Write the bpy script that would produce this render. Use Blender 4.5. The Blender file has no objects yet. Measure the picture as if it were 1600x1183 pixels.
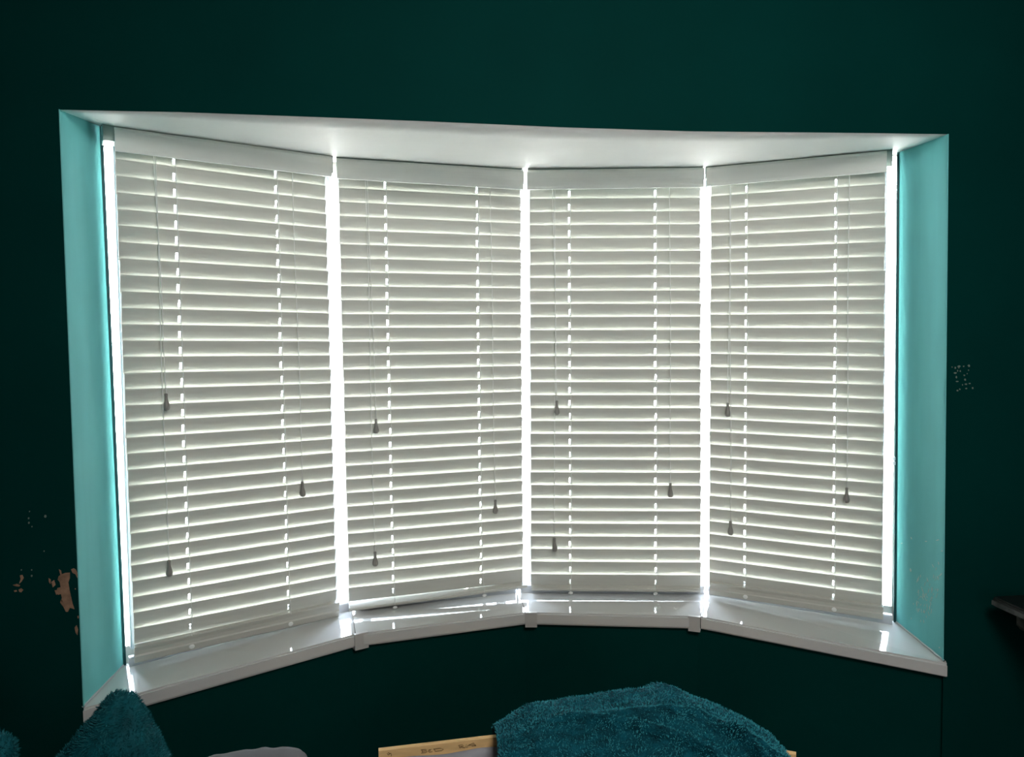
import bpy, bmesh, math, random
from mathutils import Vector, Matrix, noise

random.seed(7)
SC = bpy.context.scene
COL = SC.collection
Z0 = 2.10                      # floor level below the survey datum

# ------------------------------------------------------------------ camera
F = 1150.2
CAM = Vector((-0.2648, -1.8222, -0.4748 + Z0))
YAW, PITCH, ROLL = 0.110007, -0.044847, -0.011064


def basis():
    cr, sr = math.cos(ROLL), math.sin(ROLL)
    cp, sp = math.cos(PITCH), math.sin(PITCH)
    cy, sy = math.cos(YAW), math.sin(YAW)

    def m(u, v, w):
        x = u * cr - w * sr
        z2 = u * sr + w * cr
        y = v * cp - z2 * sp
        z = v * sp + z2 * cp
        return Vector((x * cy + y * sy, -x * sy + y * cy, z))
    return m(1, 0, 0), m(0, 1, 0), m(0, 0, 1)


RT, FW, UP = basis()
cd = bpy.data.cameras.new('camera')
cam = bpy.data.objects.new('camera', cd)
COL.objects.link(cam)
cd.sensor_width = 36
cd.lens = F / 1600 * 36
cd.clip_start = 0.02
cam.matrix_world = Matrix(((RT.x, UP.x, -FW.x, CAM.x), (RT.y, UP.y, -FW.y, CAM.y), (RT.z, UP.z, -FW.z, CAM.z), (0, 0, 0, 1)))
SC.camera = cam

# ------------------------------------------------------------------ light and exposure
SKY = 28.0
SUN = 72.0
SUN_AZ, SUN_EL = math.radians(29), math.radians(55.8)
CEIL_FILL = 28.0
REAR = 12.0
SC.view_settings.view_transform = 'Standard'
SC.view_settings.look = 'None'
SC.view_settings.gamma = 1
SC.view_settings.use_curve_mapping = False
SC.view_settings.exposure = 0.0
try:
    SC.cycles.max_bounces = 14
    SC.cycles.diffuse_bounces = 9
    SC.cycles.glossy_bounces = 5
    SC.cycles.transparent_max_bounces = 12
    SC.cycles.caustics_reflective = False
    SC.cycles.sample_clamp_indirect = 150
    SC.cycles.use_denoising = True
except Exception:
    pass

w = bpy.data.worlds.new('sky')
SC.world = w
w.use_nodes = True
nt = w.node_tree
nt.nodes.clear()
wo = nt.nodes.new('ShaderNodeOutputWorld')
wb = nt.nodes.new('ShaderNodeBackground')
tc = nt.nodes.new('ShaderNodeTexCoord')
sx = nt.nodes.new('ShaderNodeSeparateXYZ')
rmp = nt.nodes.new('ShaderNodeValToRGB')
nt.links.new(tc.outputs['Generated'], sx.inputs[0])
nt.links.new(sx.outputs['Z'], rmp.inputs[0])
rmp.color_ramp.elements[0].position = 0.0
rmp.color_ramp.elements[0].color = (0.93, 0.96, 1.0, 1)
rmp.color_ramp.elements[1].position = 1.0
rmp.color_ramp.elements[1].color = (0.62, 0.78, 1.0, 1)
nt.links.new(rmp.outputs[0], wb.inputs[0])
wb.inputs[1].default_value = SKY
nt.links.new(wb.outputs[0], wo.inputs[0])

sl = bpy.data.lights.new('sun', 'SUN')
sl.energy = SUN
sl.angle = math.radians(0.53)
sl.color = (1.0, 0.95, 0.87)
so = bpy.data.objects.new('sun', sl)
COL.objects.link(so)
sdir = Vector((math.cos(SUN_EL) * math.cos(SUN_AZ), math.cos(SUN_EL) * math.sin(SUN_AZ), math.sin(SUN_EL)))
so.rotation_euler = sdir.to_track_quat('Z', 'Y').to_euler()
so.location = (3, 3, 5)


def area(name, loc, target, sx_, sy_, power, color):
    l = bpy.data.lights.new(name, 'AREA')
    l.shape = 'RECTANGLE'
    l.size, l.size_y = sx_, sy_
    l.energy = power
    l.color = color
    o = bpy.data.objects.new(name, l)
    COL.objects.link(o)
    o.location = loc
    o.rotation_euler = (Vector(loc) - Vector(target)).to_track_quat('Z', 'Y').to_euler()
    return o


# two added fill lights, neither seen: one at the rear wall, one overhead
area('rear_fill', (0.5, -3.9, 1.45), (0.1, 0, 1.3), 1.6, 1.6, REAR, (0.96, 0.98, 1.0))
area('ceiling_fill', (0.25, -1.75, 2.52), (0.25, 0.0, 1.7), 0.6, 0.6, CEIL_FILL, (1.0, 0.97, 0.92))


# ------------------------------------------------------------------ helpers
def ray(px, py):
    return RT * ((px - 800) / F) + FW + UP * (-(py - 591.5) / F)


def on_plane(px, py, p, n):
    d = ray(px, py)
    t = (Vector(p) - CAM).dot(n) / d.dot(n)
    return CAM + d * t


def on_z(px, py, z):
    return on_plane(px, py, Vector((0, 0, z)), Vector((0, 0, 1)))


def on_y(px, py, y):
    return on_plane(px, py, Vector((0, y, 0)), Vector((0, 1, 0)))


def mat(name, color, rough=0.5, spec=0.5, bump=None, var=None, metal=0.0, coat=0.0):
    """bump = (scale xyz, strength, distance); var = (scale xyz, amount)"""
    m = bpy.data.materials.new(name)
    m.use_nodes = True
    n = m.node_tree.nodes
    L = m.node_tree.links
    p = n['Principled BSDF']
    p.inputs['Base Color'].default_value = (*color, 1)
    p.inputs['Roughness'].default_value = rough
    p.inputs['Metallic'].default_value = metal
    p.inputs['Specular IOR Level'].default_value = spec
    if coat:
        p.inputs['Coat Weight'].default_value = coat
        p.inputs['Coat Roughness'].default_value = 0.03

    def tex(scale, detail=4):
        c = n.new('ShaderNodeTexCoord')
        mp = n.new('ShaderNodeMapping')
        mp.inputs['Scale'].default_value = scale
        t = n.new('ShaderNodeTexNoise')
        t.inputs['Scale'].default_value = 1
        t.inputs['Detail'].default_value = detail
        L.new(c.outputs['Object'], mp.inputs[0])
        L.new(mp.outputs[0], t.inputs['Vector'])
        return t
    if bump:
        t = tex(bump[0])
        b = n.new('ShaderNodeBump')
        b.inputs['Strength'].default_value = bump[1]
        b.inputs['Distance'].default_value = bump[2]
        L.new(t.outputs[0], b.inputs['Height'])
        L.new(b.outputs[0], p.inputs['Normal'])
    if var:
        t = tex(var[0], 3)
        r = n.new('ShaderNodeMapRange')
        r.inputs['From Min'].default_value = 0.3
        r.inputs['From Max'].default_value = 0.7
        r.inputs['To Min'].default_value = 1 - var[1]
        r.inputs['To Max'].default_value = 1 + var[1]
        mx = n.new('ShaderNodeVectorMath')
        mx.operation = 'SCALE'
        mx.inputs[0].default_value = color
        L.new(t.outputs[0], r.inputs[0])
        L.new(r.outputs[0], mx.inputs['Scale'])
        L.new(mx.outputs[0], p.inputs['Base Color'])
    return m


M = {
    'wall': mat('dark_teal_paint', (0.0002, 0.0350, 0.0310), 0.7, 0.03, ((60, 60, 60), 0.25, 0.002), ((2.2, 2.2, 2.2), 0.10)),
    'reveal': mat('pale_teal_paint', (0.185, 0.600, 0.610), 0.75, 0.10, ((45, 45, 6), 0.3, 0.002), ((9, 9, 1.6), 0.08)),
    'edge': mat('deep_teal_gap_shade', (0.002, 0.05, 0.055), 0.5, 0.3),
    'soffit': mat('white_ceiling_paint', (0.92, 0.92, 0.90), 0.6, 0.2, ((40, 40, 40), 0.2, 0.001), ((7, 7, 7), 0.02)),
    'ceiling': mat('ceiling_paint', (0.55, 0.56, 0.55), 0.8, 0.1),
    'floor': mat('floor_boards', (0.16, 0.10, 0.06), 0.5, 0.3, None, ((2, 30, 2), 0.3)),
    'pvc': mat('white_window_plastic', (0.50, 0.52, 0.56), 0.35, 0.5),
    'gasket': mat('grey_gasket', (0.30, 0.33, 0.36), 0.6),
    'sill': mat('glossy_white_sill', (0.62, 0.62, 0.61), 0.06, 0.6, ((30, 30, 30), 0.02, 0.001), ((3, 3, 3), 0.02), 0, 0.5),
    'cap': mat('matt_white_cap', (0.50, 0.49, 0.47), 0.35, 0.4),
    'slat': mat('white_woodgrain_slat', (0.62, 0.62, 0.57), 0.42, 0.35, ((5, 260, 260), 0.14, 0.0012), ((3, 120, 120), 0.035)),
    'valance': mat('white_valance_board', (0.90, 0.91, 0.865), 0.45, 0.3, ((4, 200, 200), 0.1, 0.001), ((1.5, 1.5, 1.5), 0.03)),
    'rail': mat('bottom_rail_board', (0.56, 0.55, 0.50), 0.4, 0.35, ((4, 200, 200), 0.15, 0.001)),
    'cord': mat('white_cord', (0.92, 0.92, 0.90), 0.7, 0.2),
    'tassel': mat('taupe_tassel', (0.27, 0.255, 0.235), 0.35, 0.5),
    'steel': mat('galvanised_headrail', (0.30, 0.38, 0.345), 0.35, 0.5, None, ((40, 40, 40), 0.08), 0.4),
    'plaster': mat('bare_plaster', (0.31, 0.19, 0.125), 0.9, 0.1, ((80, 80, 80), 0.4, 0.002), ((60, 60, 60), 0.25)),
    'scuff': mat('pale_scuff', (0.55, 0.66, 0.62), 0.8, 0.1),
    'scuff2': mat('pale_wall_scuff', (0.16, 0.22, 0.19), 0.8, 0.1),
    'plush': mat('teal_plush', (0.003, 0.085, 0.105), 0.75, 0.15, ((60, 60, 60), 0.5, 0.004), ((22, 22, 22), 0.45)),
    'pile': mat('teal_plush_pile', (0.008, 0.12, 0.14), 0.65, 0.2),
    'blanket': mat('teal_fleece', (0.002, 0.060, 0.085), 0.8, 0.1, ((70, 110, 110), 0.9, 0.006), ((30, 60, 60), 0.45)),
    'blanket_pile': mat('teal_fleece_pile', (0.03, 0.26, 0.31), 0.7, 0.2),
    'velvet': mat('grey_velvet', (0.17, 0.17, 0.18), 0.8, 0.2, ((40, 40, 40), 0.4, 0.003)),
    'lining': mat('pale_grey_lining', (0.30, 0.30, 0.33), 0.6, 0.3, ((20, 20, 20), 0.5, 0.004), ((14, 14, 14), 0.2)),
    'wood': mat('raw_timber', (0.74, 0.48, 0.22), 0.7, 0.2, ((10, 120, 120), 0.3, 0.001), ((14, 90, 90), 0.15)),
    'ink': mat('dark_pencil', (0.06, 0.03, 0.012), 0.8, 0.1),
    'mantel': mat('black_mantel', (0.006, 0.008, 0.008), 0.4, 0.5),
    'mantel_edge': mat('grey_mantel_edge', (0.075, 0.085, 0.082), 0.6, 0.3, None, ((40, 40, 40), 0.5)),
    'patio': mat('pale_paving', (0.46, 0.44, 0.40), 0.9, 0.1, None, ((1.5, 1.5, 1.5), 0.15)),
    'shade': mat('white_shade', (0.8, 0.78, 0.72), 0.7, 0.2),
}
g = bpy.data.materials.new('clear_glass')
g.use_nodes = True
gn = g.node_tree.nodes
gn.clear()
go = gn.new('ShaderNodeOutputMaterial')
gm = gn.new('ShaderNodeMixShader')
gt = gn.new('ShaderNodeBsdfTransparent')
gt.inputs[0].default_value = (0.95, 0.98, 0.97, 1)
gg = gn.new('ShaderNodeBsdfGlossy')
gg.inputs['Roughness'].default_value = 0.02
gf = gn.new('ShaderNodeFresnel')
gf.inputs[0].default_value = 1.45
g.node_tree.links.new(gf.outputs[0], gm.inputs[0])
g.node_tree.links.new(gt.outputs[0], gm.inputs[1])
g.node_tree.links.new(gg.outputs[0], gm.inputs[2])
g.node_tree.links.new(gm.outputs[0], go.inputs[0])
M['glass'] = g


def link(o, parent=None):
    COL.objects.link(o)
    if parent is not None:
        o.parent = parent
        o.matrix_parent_inverse = parent.matrix_world.inverted()
    return o


def pydata(name, vs, fs, m, parent=None, smooth=False):
    me = bpy.data.meshes.new(name)
    me.from_pydata([tuple(v) for v in vs], [], fs)
    bm = bmesh.new()
    bm.from_mesh(me)
    bmesh.ops.recalc_face_normals(bm, faces=bm.faces)
    bm.to_mesh(me)
    bm.free()
    me.materials.append(M[m])
    if smooth:
        for p in me.polygons:
            p.use_smooth = True
    return link(bpy.data.objects.new(name, me), parent)


def from_bm(name, bm, m, parent=None, smooth=False):
    me = bpy.data.meshes.new(name)
    bmesh.ops.recalc_face_normals(bm, faces=bm.faces)
    bm.to_mesh(me)
    bm.free()
    me.materials.append(M[m])
    if smooth:
        for p in me.polygons:
            p.use_smooth = True
    return link(bpy.data.objects.new(name, me), parent)


def empty(name, loc):
    o = bpy.data.objects.new(name, None)
    o.empty_display_size = 0.05
    COL.objects.link(o)
    o.matrix_world = Matrix.Translation(loc)
    return o


def tag(o, label=None, cat=None, group=None, kind=None):
    if label:
        o['label'] = label
    if cat:
        o['category'] = cat
    if group:
        o['group'] = group
    if kind:
        o['kind'] = kind
    return o


def prism(bm, ring, vec):
    """closed solid: polygon ring (list of Vector) swept by vec"""
    a = [bm.verts.new(p) for p in ring]
    b = [bm.verts.new(Vector(p) + Vector(vec)) for p in ring]
    n = len(ring)
    bm.faces.new(a)
    bm.faces.new(list(reversed(b)))
    for i in range(n):
        j = (i + 1) % n
        bm.faces.new((a[i], b[i], b[j], a[j]))


def sweep(bm, ringA, ringB):
    a = [bm.verts.new(p) for p in ringA]
    b = [bm.verts.new(p) for p in ringB]
    n = len(a)
    bm.faces.new(a)
    bm.faces.new(list(reversed(b)))
    for i in range(n):
        j = (i + 1) % n
        bm.faces.new((a[i], b[i], b[j], a[j]))


def hexa(bm, o, ux, uy, uz):
    """box from corner o with edge vectors"""
    o, ux, uy, uz = Vector(o), Vector(ux), Vector(uy), Vector(uz)
    prism(bm, [o, o + ux, o + ux + uy, o + uy], uz)


def tube(bm, pts, r, seg=6):
    rings = []
    n = len(pts)
    for i, p in enumerate(pts):
        p = Vector(p)
        t = (Vector(pts[min(i + 1, n - 1)]) - Vector(pts[max(i - 1, 0)])).normalized()
        a = t.orthogonal().normalized() if abs(t.z) < 0.9 else Vector((1, 0, 0)).cross(t).normalized()
        b = t.cross(a)
        rr = r[i] if isinstance(r, (list, tuple)) else r
        rings.append([bm.verts.new(p + (a * math.cos(2 * math.pi * k / seg) + b * math.sin(2 * math.pi * k / seg)) * rr) for k in range(seg)])
    for i in range(n - 1):
        for k in range(seg):
            j = (k + 1) % seg
            bm.faces.new((rings[i][k], rings[i][j], rings[i + 1][j], rings[i + 1][k]))
    bm.faces.new(list(reversed(rings[0])))
    bm.faces.new(rings[-1])


ZUP = Vector((0, 0, 1))
# ------------------------------------------------------------------ plan of the bay
BL = [Vector((-1.0597, 0.1958, 0)), Vector((-0.5288, 0.4677, 0)), Vector((0.0572, 0.5460, 0)), Vector((0.6220, 0.4520, 0))]
BR = [Vector((-0.5669, 0.4427, 0)), Vector((0.0270, 0.5550, 0)), Vector((0.5958, 0.4588, 0)), Vector((1.0612, 0.2069, 0))]
DIR = [(b - a).normalized() for a, b in zip(BL, BR)]
NRM = [Vector((-d.y, d.x, 0)) for d in DIR]            # outward
FOFF = 0.056                                           # frame face behind the slat edge plane
FP = [p + n * FOFF for p, n in zip(BL, NRM)]


def isect(p, d, q, e):
    den = d.x * e.y - d.y * e.x
    t = ((q.x - p.x) * e.y - (q.y - p.y) * e.x) / den
    return p + d * t


G = [isect(FP[i], DIR[i], FP[i + 1], DIR[i + 1]) for i in range(3)]
ZS = -1.3000 + Z0                                      # sill top
ZT = 0.1003 + Z0                                       # soffit
# true corner positions (walls are slightly out of plumb)
C0t = on_y(92, 171, 0)
C0s = on_y(130, 1104.5, 0)
C5t = on_y(1482, 209.5, 0)
C5s = on_y(1474, 1032, 0)
F0t = on_plane(156, 197, FP[0], NRM[0])
F0s = on_plane(193, 1040, FP[0], NRM[0])
F5t = on_plane(1405, 238, FP[3], NRM[3])
F5s = on_plane(1400, 972, FP[3], NRM[3])
XL, XR, YB, ZC = -2.3, 1.44, -4.0, 2.62

# ------------------------------------------------------------------ front wall
top = [(92, 171), (180, 173), (280, 174.8), (480, 182), (680, 189.7), (880, 198.5), (1080, 204.8), (1280, 206.8), (1380, 208), (1482, 209.5)]
TOPL = [on_y(x, y, 0) for x, y in top]
TH = 0.0015
bm = bmesh.new()
zl = lambda x, y, z: Vector((x, y, z))
# pieces of the wall around the opening, each a closed slab; below the sill the wall follows the bay
sweepL = [zl(XL, 0, 0), zl(XL, 0, ZC), zl(C0t.x, 0, ZC), C0t, C0s, zl(C0s.x, 0, 0)]
prism(bm, sweepL, (0, TH, 0))
sweepR = [zl(XR, 0, 0), zl(XR, 0, ZC), zl(C5t.x, 0, ZC), C5t, C5s, zl(C5s.x, 0, 0)]
prism(bm, sweepR, (0, TH, 0))
prism(bm, [zl(C0t.x, 0, ZC)] + TOPL + [zl(C5t.x, 0, ZC)], (0, TH, 0))
wall_front = from_bm('wall_front', bm, 'wall')
tag(wall_front, kind='structure', label='dark teal painted wall around the bay window recess')

# sill front line (top edge)
SFpx = [(130, 1107), (555.5, 991.5), (822, 957.5), (1094.5, 964), (1480.5, 1039)]
SF = [on_z(*SFpx[i], ZS) for i in (1, 2, 3)]
SF = [on_y(129.5, 1108, -0.006)] + SF + [on_y(1480.3, 1038.7, -0.014)]
# lower bay wall
LW = [zl(C0s.x - 0.02, 0.0016, 0)] + [zl(p.x, p.y + 0.022, 0) for p in SF[1:4]] + [zl(C5s.x + 0.02, 0.0016, 0)]
bm = bmesh.new()
outer = [p + Vector((0, 0.1, 0)) for p in LW]
for i in range(4):
    sweep(bm, [LW[i], LW[i] + ZUP * (ZS - 0.045), outer[i] + ZUP * (ZS - 0.045), outer[i]],
          [LW[i + 1], LW[i + 1] + ZUP * (ZS - 0.045), outer[i + 1] + ZUP * (ZS - 0.045), outer[i + 1]])
lw = from_bm('lower_wall', bm, 'wall', wall_front)

# reveals
def reveal(a_t, a_s, b_t, b_s, sgn):
    bm = bmesh.new()
    nrm = Vector((sgn, 0, 0))
    ring = [a_t, a_s, b_s, b_t]
    # thin plaster skin, slightly subdivided
    ring[0] = a_t + Vector((0, 0.0012, 0))
    ring[1] = a_s + Vector((0, 0.0012, 0))
    o = [ring[0] + Vector((0, 0.012, 0)), ring[1] + Vector((0, 0.012, 0)), b_s, b_t]
    o = [p + nrm * 0.02 for p in o]
    sweep(bm, ring, o)
    return from_bm('window_reveal', bm, 'reveal', wall_front)


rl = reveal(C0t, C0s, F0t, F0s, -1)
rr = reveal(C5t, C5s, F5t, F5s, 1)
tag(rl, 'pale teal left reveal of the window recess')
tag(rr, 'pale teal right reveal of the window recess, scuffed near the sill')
# corner arris beads (paler painted edge) and a dark strip painted as the shadow gap at the frame
for (t, s, sg) in ((C0t, C0s, 1), (C5t, C5s, -1)):
    bm = bmesh.new()
    sweep(bm, [t + Vector((0, -0.0012, 0)), t + Vector((sg * 0.0022, -0.0012, 0)), t + Vector((sg * 0.0022, 0.003, 0)), t + Vector((0, 0.003, 0))],
          [s + Vector((0, -0.0012, 0)), s + Vector((sg * 0.0022, -0.0012, 0)), s + Vector((sg * 0.0022, 0.003, 0)), s + Vector((0, 0.003, 0))])
    from_bm('corner_bead', bm, 'reveal', wall_front)
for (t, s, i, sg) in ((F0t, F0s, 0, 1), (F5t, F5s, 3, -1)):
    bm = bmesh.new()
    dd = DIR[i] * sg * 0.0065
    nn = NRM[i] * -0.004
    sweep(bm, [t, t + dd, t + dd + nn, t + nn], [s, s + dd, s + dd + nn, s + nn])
    from_bm('gap_shade_line', bm, 'edge', wall_front)

# soffit : front edge on the wall plane, back edge beyond the frames
VOFF = -0.036
VP = [p + n * VOFF for p, n in zip(BL, NRM)]
mid = []
midpx = [(172, 196), (521, 243.5), (821, 263.5), (1102, 260.5), (1392, 233)]
mid = [on_plane(*midpx[0], VP[0], NRM[0]), on_plane(*midpx[1], VP[0], NRM[0]), on_plane(*midpx[2], VP[1], NRM[1]), on_plane(*midpx[3], VP[2], NRM[2]), on_plane(*midpx[4], VP[3], NRM[3])]
back = [F0t + NRM[0] * 0.03 + DIR[0] * -0.03] + [zl(p.x, p.y + 0.04, ZT + 0.004) for p in G] + [F5t + NRM[3] * 0.03 + DIR[3] * 0.03]
NS = 40


def poly_at(pts, s):
    L = [0]
    for a, b in zip(pts, pts[1:]):
        L.append(L[-1] + (Vector(b) - Vector(a)).length)
    t = s * L[-1]
    for i in range(len(pts) - 1):
        if t <= L[i + 1] + 1e-9:
            u = (t - L[i]) / (L[i + 1] - L[i])
            return Vector(pts[i]).lerp(Vector(pts[i + 1]), u)
    return Vector(pts[-1])


vs, fs = [], []
for i in range(NS + 1):
    s = i / NS
    f_, m_, b_ = poly_at(TOPL, s) + Vector((0, 0.002, 0)), poly_at([F0t] + mid + [F5t], s), poly_at(back, s)
    for k in range(5):
        vs.append(f_.lerp(m_, k / 4))
    vs.append(b_)
for i in range(NS):
    for k in range(5):
        a = i * 6 + k
        fs.append((a, a + 1, a + 7, a + 6))
sof = pydata('soffit', vs, fs, 'soffit', wall_front, True)
sm = sof.modifiers.new('thick', 'SOLIDIFY')
sm.thickness = 0.02
sm.offset = 0
for v in sof.data.vertices:
    v.co.z += 0.010
tag(sof, 'white painted underside of the window recess')
# wall over and under the windows, outside the recess (closes the building)
bm = bmesh.new()
hull = [zl(F0t.x - 0.3, 0.12, 0)] + [zl(*(F0t + NRM[0] * 0.063).xy, 0)] + [zl(p.x, p.y + 0.074, 0) for p in G] + [zl(*(F5t + NRM[3] * 0.063).xy, 0), zl(F5t.x + 0.3, 0.12, 0)]
for (z0, z1) in ((ZT - 0.012, ZC), (0, ZS + 0.0)):
    for i in range(len(hull) - 1):
        a, b = hull[i], hull[i + 1]
        n = Vector((-(b - a).y, (b - a).x, 0)).normalized() * 0.08
        sweep(bm, [a + ZUP * z0, a + ZUP * z1, a + n + ZUP * z1, a + n + ZUP * z0], [b + ZUP * z0, b + ZUP * z1, b + n + ZUP * z1, b + n + ZUP * z0])
for (a, b) in ((hull[0], hull[1]), (hull[-2], hull[-1])):
    n = Vector((-(b - a).y, (b - a).x, 0)).normalized() * 0.08
    sweep(bm, [a + ZUP * (ZS - .03), a + ZUP * (ZT + 0.04), a + n + ZUP * (ZT + 0.04), a + n + ZUP * (ZS - .03)],
          [b + ZUP * (ZS - .03), b + ZUP * (ZT + 0.04), b + n + ZUP * (ZT + 0.04), b + n + ZUP * (ZS - .03)])
from_bm('outer_wall', bm, 'patio', wall_front)
# bay roof
bm = bmesh.new()
prism(bm, [p + ZUP * (ZC - 0.02) for p in hull], (0, 0, 0.05))
from_bm('bay_roof', bm, 'patio', wall_front)


# ------------------------------------------------------------------ rest of the room
def slab(name, lo, hi, m):
    bm = bmesh.new()
    hexa(bm, lo, (hi[0] - lo[0], 0, 0), (0, hi[1] - lo[1], 0), (0, 0, hi[2] - lo[2]))
    return tag(from_bm(name, bm, m), kind='structure')


slab('floor', (XL - .1, YB - .1, -0.1), (XR + .1, 0.6, 0), 'floor')
slab('ceiling', (XL - .1, YB - .1, ZC), (XR + .1, 0.12, ZC + .1), 'ceiling')
slab('wall_left', (XL - .1, YB - .1, 0), (XL, 0.12, ZC), 'wall')
slab('wall_right', (XR, YB - .1, 0), (XR + .1, 0.12, ZC), 'wall')
slab('wall_back', (XL, YB - .1, 0), (XR, YB, ZC), 'wall')
gd = slab('outside_paving', (-9, 0.75, -0.35), (9, 14, -0.15), 'patio')

# ------------------------------------------------------------------ windows
ends = [F0t, G[0], G[1], G[2], F5t]
ends_s = [F0s, G[0], G[1], G[2], F5s]
for i in range(4):
    base = (Vector((ends[i].x, ends[i].y, ZS)) + Vector((ends[i + 1].x, ends[i + 1].y, ZS))) / 2
    W = empty('window_%d' % (i + 1), base)
    tag(W, kind='structure', label='white plastic framed window behind the %s blind' % ['first', 'second', 'third', 'fourth'][i])
    d, n = DIR[i], NRM[i]
    a = Vector((ends[i].x, ends[i].y, 0))
    b = Vector((ends[i + 1].x, ends[i + 1].y, 0))
    if i == 0:
        a = a - d * 0.006
    if i == 3:
        b = b + d * 0.006
    zb, zt = ZS - 0.03, ZT + 0.02

    def ring(name, inset, wd, w0, w1, m, zb=zb, zt=zt, a=a, b=b, d=d, n=n, W=W):
        A = a + d * inset + n * w0
        Bp = b - d * inset + n * w0
        z0, z1 = zb + inset, zt - inset
        bm = bmesh.new()
        dep = n * (w1 - w0)
        o = [A + ZUP * z0, Bp + ZUP * z0, Bp + ZUP * z1, A + ZUP * z1]
        q = [o[0] + d * wd + ZUP * wd, o[1] - d * wd + ZUP * wd, o[2] - d * wd - ZUP * wd, o[3] + d * wd - ZUP * wd]
        vo = [bm.verts.new(p) for p in o]
        vq = [bm.verts.new(p) for p in q]
        vo2 = [bm.verts.new(p + dep) for p in o]
        vq2 = [bm.verts.new(p + dep) for p in q]
        for k in range(4):
            j = (k + 1) % 4
            bm.faces.new((vo[k], vo[j], vq[j], vq[k]))
            bm.faces.new((vo2[k], vq2[k], vq2[j], vo2[j]))
            bm.faces.new((vo[k], vo2[k], vo2[j], vo[j]))
            bm.faces.new((vq[k], vq[j], vq2[j], vq2[k]))
        bmesh.ops.bevel(bm, geom=[e for e in bm.edges], offset=0.0025, segments=2, affect='EDGES')
        return from_bm(name, bm, m, W)
        ring('frame', 0.0, 0.038, 0.0, 0.062, 'pvc')
    ring('sash', 0.036, 0.026, 0.012, 0.058, 'pvc')
    ring('gasket', 0.0605, 0.005, 0.026, 0.036, 'gasket')
    bm = bmesh.new()
    A = a + d * 0.058 + n * 0.030
    Bp = b - d * 0.058 + n * 0.030
    sweep(bm, [A + ZUP * (zb + .058), A + ZUP * (zt - .058), A + n * .004 + ZUP * (zt - .058), A + n * .004 + ZUP * (zb + .058)],
          [Bp + ZUP * (zb + .058), Bp + ZUP * (zt - .058), Bp + n * .004 + ZUP * (zt - .058), Bp + n * .004 + ZUP * (zb + .058)])
    from_bm('pane', bm, 'glass', W)
    # upstand bead along the frame bottom, added to block light under the blind's rail
    bm = bmesh.new()
    pa_ = ends[i] if i else F0s
    pb_ = ends[i + 1] if i < 3 else F5s
    pa_ = Vector((pa_.x, pa_.y, (F0s.z if i == 0 else ZS)))
    pb_ = Vector((pb_.x, pb_.y, (F5s.z if i == 3 else ZS)))
    pf = [(0.002, -0.004), (0.002, 0.020), (-0.006, 0.026), (-0.022, 0.026), (-0.025, 0.023), (-0.025, -0.004)]
    sweep(bm, [pa_ + d * 0.012 + n * u + ZUP * z for u, z in pf], [pb_ - d * 0.012 + n * u + ZUP * z for u, z in pf])
    from_bm('upstand_bead', bm, 'pvc', W)
    if i == 3:
        hp = on_plane(1397, 720, FP[3], NRM[3])
        for zz in (0.007, -0.007):
            bm = bmesh.new()
            tube(bm, [hp - n * 0.001 + ZUP * (zz - 0.005), hp - n * 0.001 + ZUP * (zz + 0.005)], 0.005, 10)
            from_bm('hinge', bm, 'pvc', W)
    if i < 3:
        # slim vertical cover bead in the angle between two frames
        p = Vector((G[i].x, G[i].y, 0)) - (NRM[i] + NRM[i + 1]).normalized() * 0.002
        bm = bmesh.new()
        tube(bm, [p + ZUP * (ZS + 0.001), p + ZUP * (ZT - 0.002)], 0.004, 8)
        from_bm('corner_bead', bm, 'pvc', W)

# ------------------------------------------------------------------ sill
sill = empty('window_sill', (0, 0.4, ZS - 0.04))
tag(sill, 'glossy white window sill of four mitred boards following the bow', 'window sill')
backs = [F0s + NRM[0] * 0.01 - DIR[0] * 0.01] + [zl(p.x, p.y + 0.012, ZS) for p in G] + [F5s + NRM[3] * 0.01 + DIR[3] * 0.01]
SH = 0.038
for i in range(4):
    gap = 0.0011
    fa, fb = SF[i].copy(), SF[i + 1].copy()
    ba, bb = backs[i].copy(), backs[i + 1].copy()
    dd = (fb - fa).normalized()
    if i > 0:
        fa += dd * gap
        ba += dd * gap
    if i < 3:
        fb -= dd * gap
        bb -= dd * gap
    bm = bmesh.new()
    ring_ = [fa, fb, bb, ba]
    if i == 3:
        ring_ = [fa, fb, C5s + Vector((0.010, -0.001, 0)), C5s + Vector((0.004, 0.004, 0)), bb, ba]
        ring_ = [fa, fb, C5s + Vector((0.006, 0.0, 0)), bb, ba]
    prism(bm, ring_, (0, 0, -SH))
    es = [e for e in bm.edges if abs((e.verts[0].co - e.verts[1].co).normalized().dot(dd)) > 0.98]
    bmesh.ops.bevel(bm, geom=es, offset=0.005, segments=4, affect='EDGES')
    o = from_bm('sill_board', bm, 'sill', sill, False)
    for p in o.data.polygons:
        p.use_smooth = False
# joint caps
capspx = [((553.8, 992.5), (575, 987.5)), ((820.5, 957.5), (839, 957.5)), ((1075.5, 962.8), (1094, 964.8))]
for k, (pa, pb) in enumerate(capspx):
    A, Bp = on_z(*pa, ZS), on_z(*pb, ZS)
    d = (Bp - A).normalized()
    wd = (Bp - A).length
    n = Vector((-d.y, d.x, 0))
    c0 = A - n * 0.0035 + ZUP * 0.0012
    bm = bmesh.new()
    prof = [c0, c0 - ZUP * (SH + 0.008), c0 - ZUP * (SH + 0.008) + n * 0.020, c0 - ZUP * (SH + 0.003) + n * 0.020,
            c0 - ZUP * (SH + 0.003) + n * 0.0028, c0 - ZUP * 0.0016 + n * 0.0028, c0 - ZUP * 0.0016 + n * 0.012, c0 + n * 0.012]
    prism(bm, prof, d * wd)
    from_bm('joint_cap', bm, 'cap', sill)
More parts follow.
